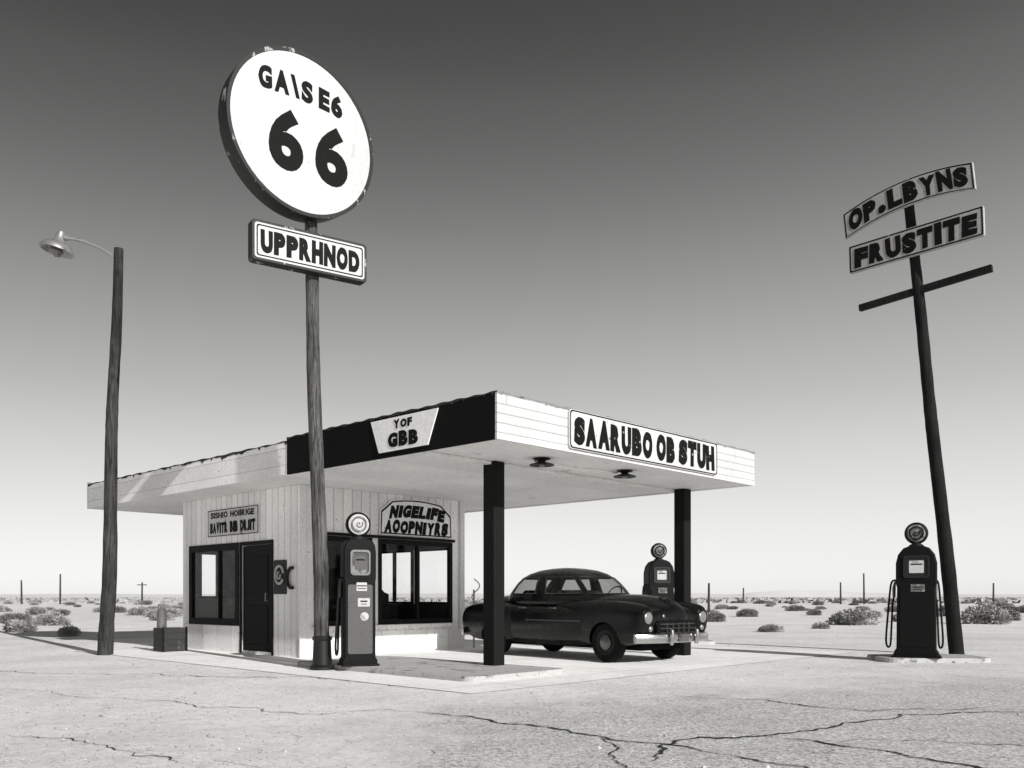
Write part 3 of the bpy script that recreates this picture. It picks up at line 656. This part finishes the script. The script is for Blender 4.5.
g=G()
for z in (.49,.56,.63):
    g.tube([(2.37-.05*(abs(y)/.52)**2,y,z) for y in np.linspace(-.52,.52,15)],.012,8)
for y in np.linspace(-.42,.42,7): g.tube([(2.365-.04*(y/.5)**2,y,.47),(2.365-.04*(y/.5)**2,y,.65)],.005,6)
g.obj('grille',M['hub'],CAR,smooth=True)
def bumper(sx,x0):
    g=G(); path=[]
    for a in np.linspace(-1,1,25):
        path.append((x0-.20*abs(a)**3.2,a*.93))
    pr=[(0,-.075),(.03,-.06),(.05,0),(.03,.06),(0,.075),(-.015,.06),(-.015,-.06)]; vs=[];fs=[];k=len(pr)
    for x,y in path:
        for a,b in pr: vs.append((sx*(x+a),y,.41+b))
    for i in range(len(path)-1):
        for j in range(k): j2=(j+1)%k; fs.append((i*k+j,i*k+j2,(i+1)*k+j2,(i+1)*k+j))
    fs+= [tuple(range(k)),tuple((len(path)-1)*k+j for j in range(k))]
    b=g.add(vs,fs).obj('bumper',M['chrome'],CAR,smooth=True)
    for y in (-.32,.32): G().tube([(sx*(x0+.05),y,.31),(sx*(x0+.075),y,.41),(sx*(x0+.06),y,.53),(sx*(x0+.03),y,.57)],[.03,.04,.035,.012],12).obj('bumper_guard',M['chrome'],b,smooth=True)
bumper(1,2.42); bumper(-1,2.40)
G().tube([(1.9,0,1.04),(2.08,0,1.06),(2.22,0,.99)],[.006,.02,.008],10).obj('hood_ornament',M['hub'],CAR,smooth=True)
G().prism(rrect(.26,.12,.01),(2.475,0,.41),(0,1,0),ez,ex,.006).obj('number_plate',M['pump_grey'],CAR)
for x in (1.48,-1.38):
    for sy in (-1,1):
        w=bpy.data.objects.new('wheel',None); COL.objects.link(w); w.parent=CAR; w.location=(x,sy*.715,.33)
        G().lathe([(.20,-.10),(.29,-.105),(.32,-.08),(.33,-.05),(.33,.05),(.32,.08),(.29,.105),(.20,.095),(.19,.0)],(0,0,0),(0,sy,0),48).obj('tyre',M['tyre'],w,smooth=True)
        G().lathe([(.201,.06),(.205,.094),(.19,.098),(.165,.07),(.14,.07),(.001,.07)],(0,0,0),(0,sy,0),36).obj('rim',M['black'],w,smooth=True)
        G().lathe([(.13,.072),(.12,.10),(.08,.12),(.001,.125)],(0,0,0),(0,sy,0),30).obj('hub_cap',M['hub'],w,smooth=True)
G().box(-2.0,2.0,-.5,.5,.20,.34).obj('underbody',M['darkhole'],CAR)

# ------------------------------------------------------------------ clutter by the wall
C1=root('wooden_crate','dark wooden crate beside the station wall','crate',(-6.58,17.2,0),TH)
g=G(); g.box(-.24,.24,-.2,.2,.02,.46); g.obj('crate_body',M['crate'],C1,bevel=.008)
for x in (-.25,.21): G().box(x,x+.04,-.215,-.202,.0,.48).obj('crate_batten',M['frame'],C1)
C2=root('oil_can','dull metal can standing on the dark crate','can',(-6.72,17.15,.462),.3)
G().lathe([(.001,0),(.09,0),(.09,.01),(.088,.30),(.092,.31),(.05,.36),(.03,.38),(.03,.41),(.001,.41)],(0,0,0),(0,0,1),24).obj('can_body',M['can'],C2,smooth=True)
G().tube([(-.06,0,.35),(-.055,0,.45),(.055,0,.45),(.06,0,.35)],.007,8).obj('can_handle',M['black'],C2,smooth=True)
C3=root('air_hose_stand','thin pale stand with a curled hose beside the building','air stand',(-.78,18.3,0))
G().tube([(0,0,0),(0,0,1.2)],.02,10).obj('stand',M['galv'],C3,smooth=True)
G().tube([(.0+.02*i/3+.10*math.sin(i*.55),-.03,1.42-.045*i) for i in range(16)],.012,8).obj('hose',M['card'],C3,smooth=True)

# ------------------------------------------------------------------ distant posts
for k,(x,y,h,arm) in enumerate([(-71.3,130,3.5,0),(-65.7,130,4.4,0),(-53.8,130,3.2,1),(9.9,45,1.75,0),(47.8,130,3.2,0),(51.2,130,4.5,0),(70,130,3.1,0),(38.8,150,2.6,0)]):
    P=root('utility_post','thin dark wooden post standing in the desert','post',(x,y,0),0,'posts across the desert')
    r=.07 if y<60 else .15
    G().tube([(0,0,0),(random.uniform(-.06,.06),0,h)],[r,r*.75],8).obj('post',M['wood_far'],P,smooth=True)
    if arm: G().box(-.7,.7,-.06,.06,h-.45,h-.32).obj('cross_arm',M['wood_far'],P)

# ------------------------------------------------------------------ scrub
def bushmesh(seed,n,w,h):
    rd=random.Random(seed); vs=[];fs=[]
    cl=[(rd.uniform(-.55,.55)*w/2,rd.uniform(-.55,.55)*w/2,rd.uniform(.25,.6)*h,rd.uniform(.20,.34)*w) for _ in range(9)]
    for i in range(n):
        cx,cy,cz,r=rd.choice(cl); d=Vector((rd.gauss(0,1),rd.gauss(0,1),rd.gauss(0,1))).normalized()*r*rd.random()**.33
        p=Vector((cx+d.x,cy+d.y,abs(cz*.8+d.z*.9)+.01))
        lim=h*math.sqrt(max(.05,1-(p.x**2+p.y**2)/(.62*w)**2))
        if p.z>lim: p.z=lim*rd.uniform(.7,1.05)
        out=Vector((d.x,d.y,d.z+.3*r)).normalized(); L=rd.uniform(.035,.08)*w; sd=out.cross(Vector((rd.gauss(0,1),rd.gauss(0,1),rd.gauss(0,1)))).normalized()*L*.35
        o=len(vs); vs+=[p-sd,p+sd,p+out*L+sd*.3]; fs.append((o,o+1,o+2))
    me=bpy.data.meshes.new('bush'); me.from_pydata([tuple(v) for v in vs],[],fs); me.update(); return me
BM=[]
for i in range(6):
    me=bushmesh(i,3600,1.0,.42+.05*(i%3)); me.materials.append(M['scrub'] if i%2==1 else M['scrub2']); BM.append(me)
def bush(x,y,w,h,i=None):
    i=random.randrange(6) if i is None else i
    o=bpy.data.objects.new('desert_shrub',BM[i]); COL.objects.link(o); o.location=(x,y,-.01); o.rotation_euler=(0,0,random.uniform(0,6.28))
    o.scale=(w,w,h/.46); o['label']='low dry desert shrub growing on pale sand'; o['category']='shrub'; o['group']='shrubs scattered over the desert'
for q in [(12.9,33.5,1.6,.66,0),(18.4,34.8,1.6,.72,2),(7.8,26.8,.7,.26,0),(-14.8,26.8,1.0,.40,0),(-11.9,24,.65,.28,2),(16.6,38,1.0,.4,0),(10.2,29.5,.5,.22,2),(-17,33,1.2,.45,2),(22,40,1.3,.5,5),(8.6,38,1.0,.4,5),(-20,36,1.2,.45,3),(-15.6,40,1.0,.4,0)]:
    bush(*q)
cnt=0
while cnt<150:
    y=46*(4.0**random.random()); px=random.choice([random.uniform(-20,200),random.uniform(460,520),random.uniform(690,1040),random.uniform(690,1040)])
    x=(px-512)/894*y; k=random.uniform(.5,1.7)
    bush(x,y,k,k*random.uniform(.28,.42)); cnt+=1
vs=[];fs=[]
for i in range(6500):
    y=150*(6.5**random.random()); x=random.uniform(-.68,.68)*y; w=random.uniform(.8,3.0); h=w*random.uniform(.22,.4)
    for k in range(3):
        a=random.uniform(0,3.14); c=Vector((math.cos(a),math.sin(a),0))*w/2; o=len(vs); ox=random.uniform(-.4,.4)*w
        vs+=[(x+ox-c.x,y-c.y,0),(x+ox+c.x,y+c.y,0),(x+ox+c.x*.6,y+c.y*.6,h*random.uniform(.5,1)),(x+ox-c.x*.4,y-c.y*.4,h*random.uniform(.5,1))]; fs.append((o,o+1,o+2,o+3))
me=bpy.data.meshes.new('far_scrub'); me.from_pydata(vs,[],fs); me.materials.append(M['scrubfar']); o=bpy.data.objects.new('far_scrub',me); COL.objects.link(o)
o['kind']='stuff'; o['label']='mass of low scrub covering the distant desert'; o['category']='scrub'
vs=[];fs=[]
for i in range(9000):
    y=4.5+26*random.random()**1.6; x=random.uniform(-.7,.7)*y; r=random.uniform(.003,.011)*(1+ (random.random()<.03)*1.0)
    if x>-1.5 and y<11 and random.random()<.4: continue
    o=len(vs); a=random.uniform(0,6)
    vs+=[(x+r*math.cos(a+k*1.05)*random.uniform(.7,1.2),y+r*math.sin(a+k*1.05)*random.uniform(.7,1.2),.004) for k in range(6)]+[(x,y,r*random.uniform(.5,.9)+.005)]
    fs+=[(o+k,o+(k+1)%6,o+6) for k in range(6)]
me=bpy.data.meshes.new('pebbles'); me.from_pydata(vs,[],fs); me.materials.append(M['pebble']); o=bpy.data.objects.new('pebbles',me); COL.objects.link(o)
o['kind']='stuff'; o['label']='small loose stones scattered on the sand'; o['category']='pebbles'
vs=[];fs=[];N=260
for i in range(N+1):
    x=-3600+7200*i/N; h=14+24*max(0,mnoise.fractal(Vector((x*.0011,5,1)),1,2,5)+.15)*(1.3 if x>300 else .35)
    vs+=[(x,4200,-2),(x,4300,h)]
for i in range(N): a=2*i; fs.append((a,a+2,a+3,a+1))
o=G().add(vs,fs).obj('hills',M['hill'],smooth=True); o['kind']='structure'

# ------------------------------------------------------------------ light
PHI=rad(9); EL=rad(25.0)
Lv=Vector((-.7247,.6891,0)); Rv=Vector((.6891,.7247,0))
hd=(-Lv*math.cos(PHI)-Rv*math.sin(PHI)).normalized()
sd=(hd*math.cos(EL)+Vector((0,0,1))*math.sin(EL)).normalized()
ld=bpy.data.lights.new('sun','SUN'); ld.energy=5.0; ld.angle=rad(.5); ld.color=(1,.99,.97)
lo=bpy.data.objects.new('sun',ld); COL.objects.link(lo); lo.rotation_euler=(-sd).to_track_quat('-Z','Y').to_euler()
W_=bpy.data.worlds.new('World'); SC.world=W_; W_.use_nodes=True; nt=W_.node_tree; nd=nt.nodes; lk=nt.links
bg=nd['Background']; sky=nd.new('ShaderNodeTexSky'); sky.sky_type='NISHITA'; sky.sun_disc=False; sky.sun_elevation=EL; sky.sun_rotation=math.atan2(hd.x,hd.y)
sep=nd.new('ShaderNodeSeparateColor'); lk.new(sky.outputs[0],sep.inputs[0])
def m(op,a,b):
    n=nd.new('ShaderNodeMath'); n.operation=op
    for i,v in enumerate((a,b)):
        if isinstance(v,(int,float)): n.inputs[i].default_value=v
        else: lk.new(v,n.inputs[i])
    return n.outputs[0]
tc=nd.new('ShaderNodeTexCoord'); sx=nd.new('ShaderNodeSeparateXYZ'); lk.new(tc.outputs['Generated'],sx.inputs[0])
rp=nd.new('ShaderNodeValToRGB'); cr=rp.color_ramp; cr.interpolation='B_SPLINE'
stops=[(0,.66),(.04,.64),(.12,.57),(.215,.43),(.36,.21),(.485,.095),(.56,.060),(1,.05)]
cr.elements[0].position=0; cr.elements[0].color=(.66,.66,.66,1); cr.elements[1].position=1; cr.elements[1].color=(.05,.05,.05,1)
for p,v in stops[1:-1]:
    e=cr.elements.new(p); e.color=(v,v,v,1)
lk.new(sx.outputs['Z'],rp.inputs[0])
red=m('POWER',m('MULTIPLY',sep.outputs[0],.12),.22)
az=m('ADD',1.0,m('MULTIPLY',m('MULTIPLY',sx.outputs['X'],sx.outputs['Z']),.9))
val=m('MULTIPLY',m('MULTIPLY',m('MULTIPLY',rp.outputs[0],red),az),15.5)
cc=nd.new('ShaderNodeCombineColor'); lk.new(m('MULTIPLY',val,1.006),cc.inputs[0]); lk.new(val,cc.inputs[1]); lk.new(m('MULTIPLY',val,.985),cc.inputs[2])
lk.new(cc.outputs[0],bg.inputs[0]); bg.inputs[1].default_value=.1
cd=bpy.data.cameras.new('camera'); cd.sensor_width=36; cd.lens=31.43; cd.shift_y=.208; cd.clip_end=20000
co=bpy.data.objects.new('camera',cd); COL.objects.link(co); co.location=(0,0,1.05); co.rotation_euler=(rad(90),0,0); SC.camera=co
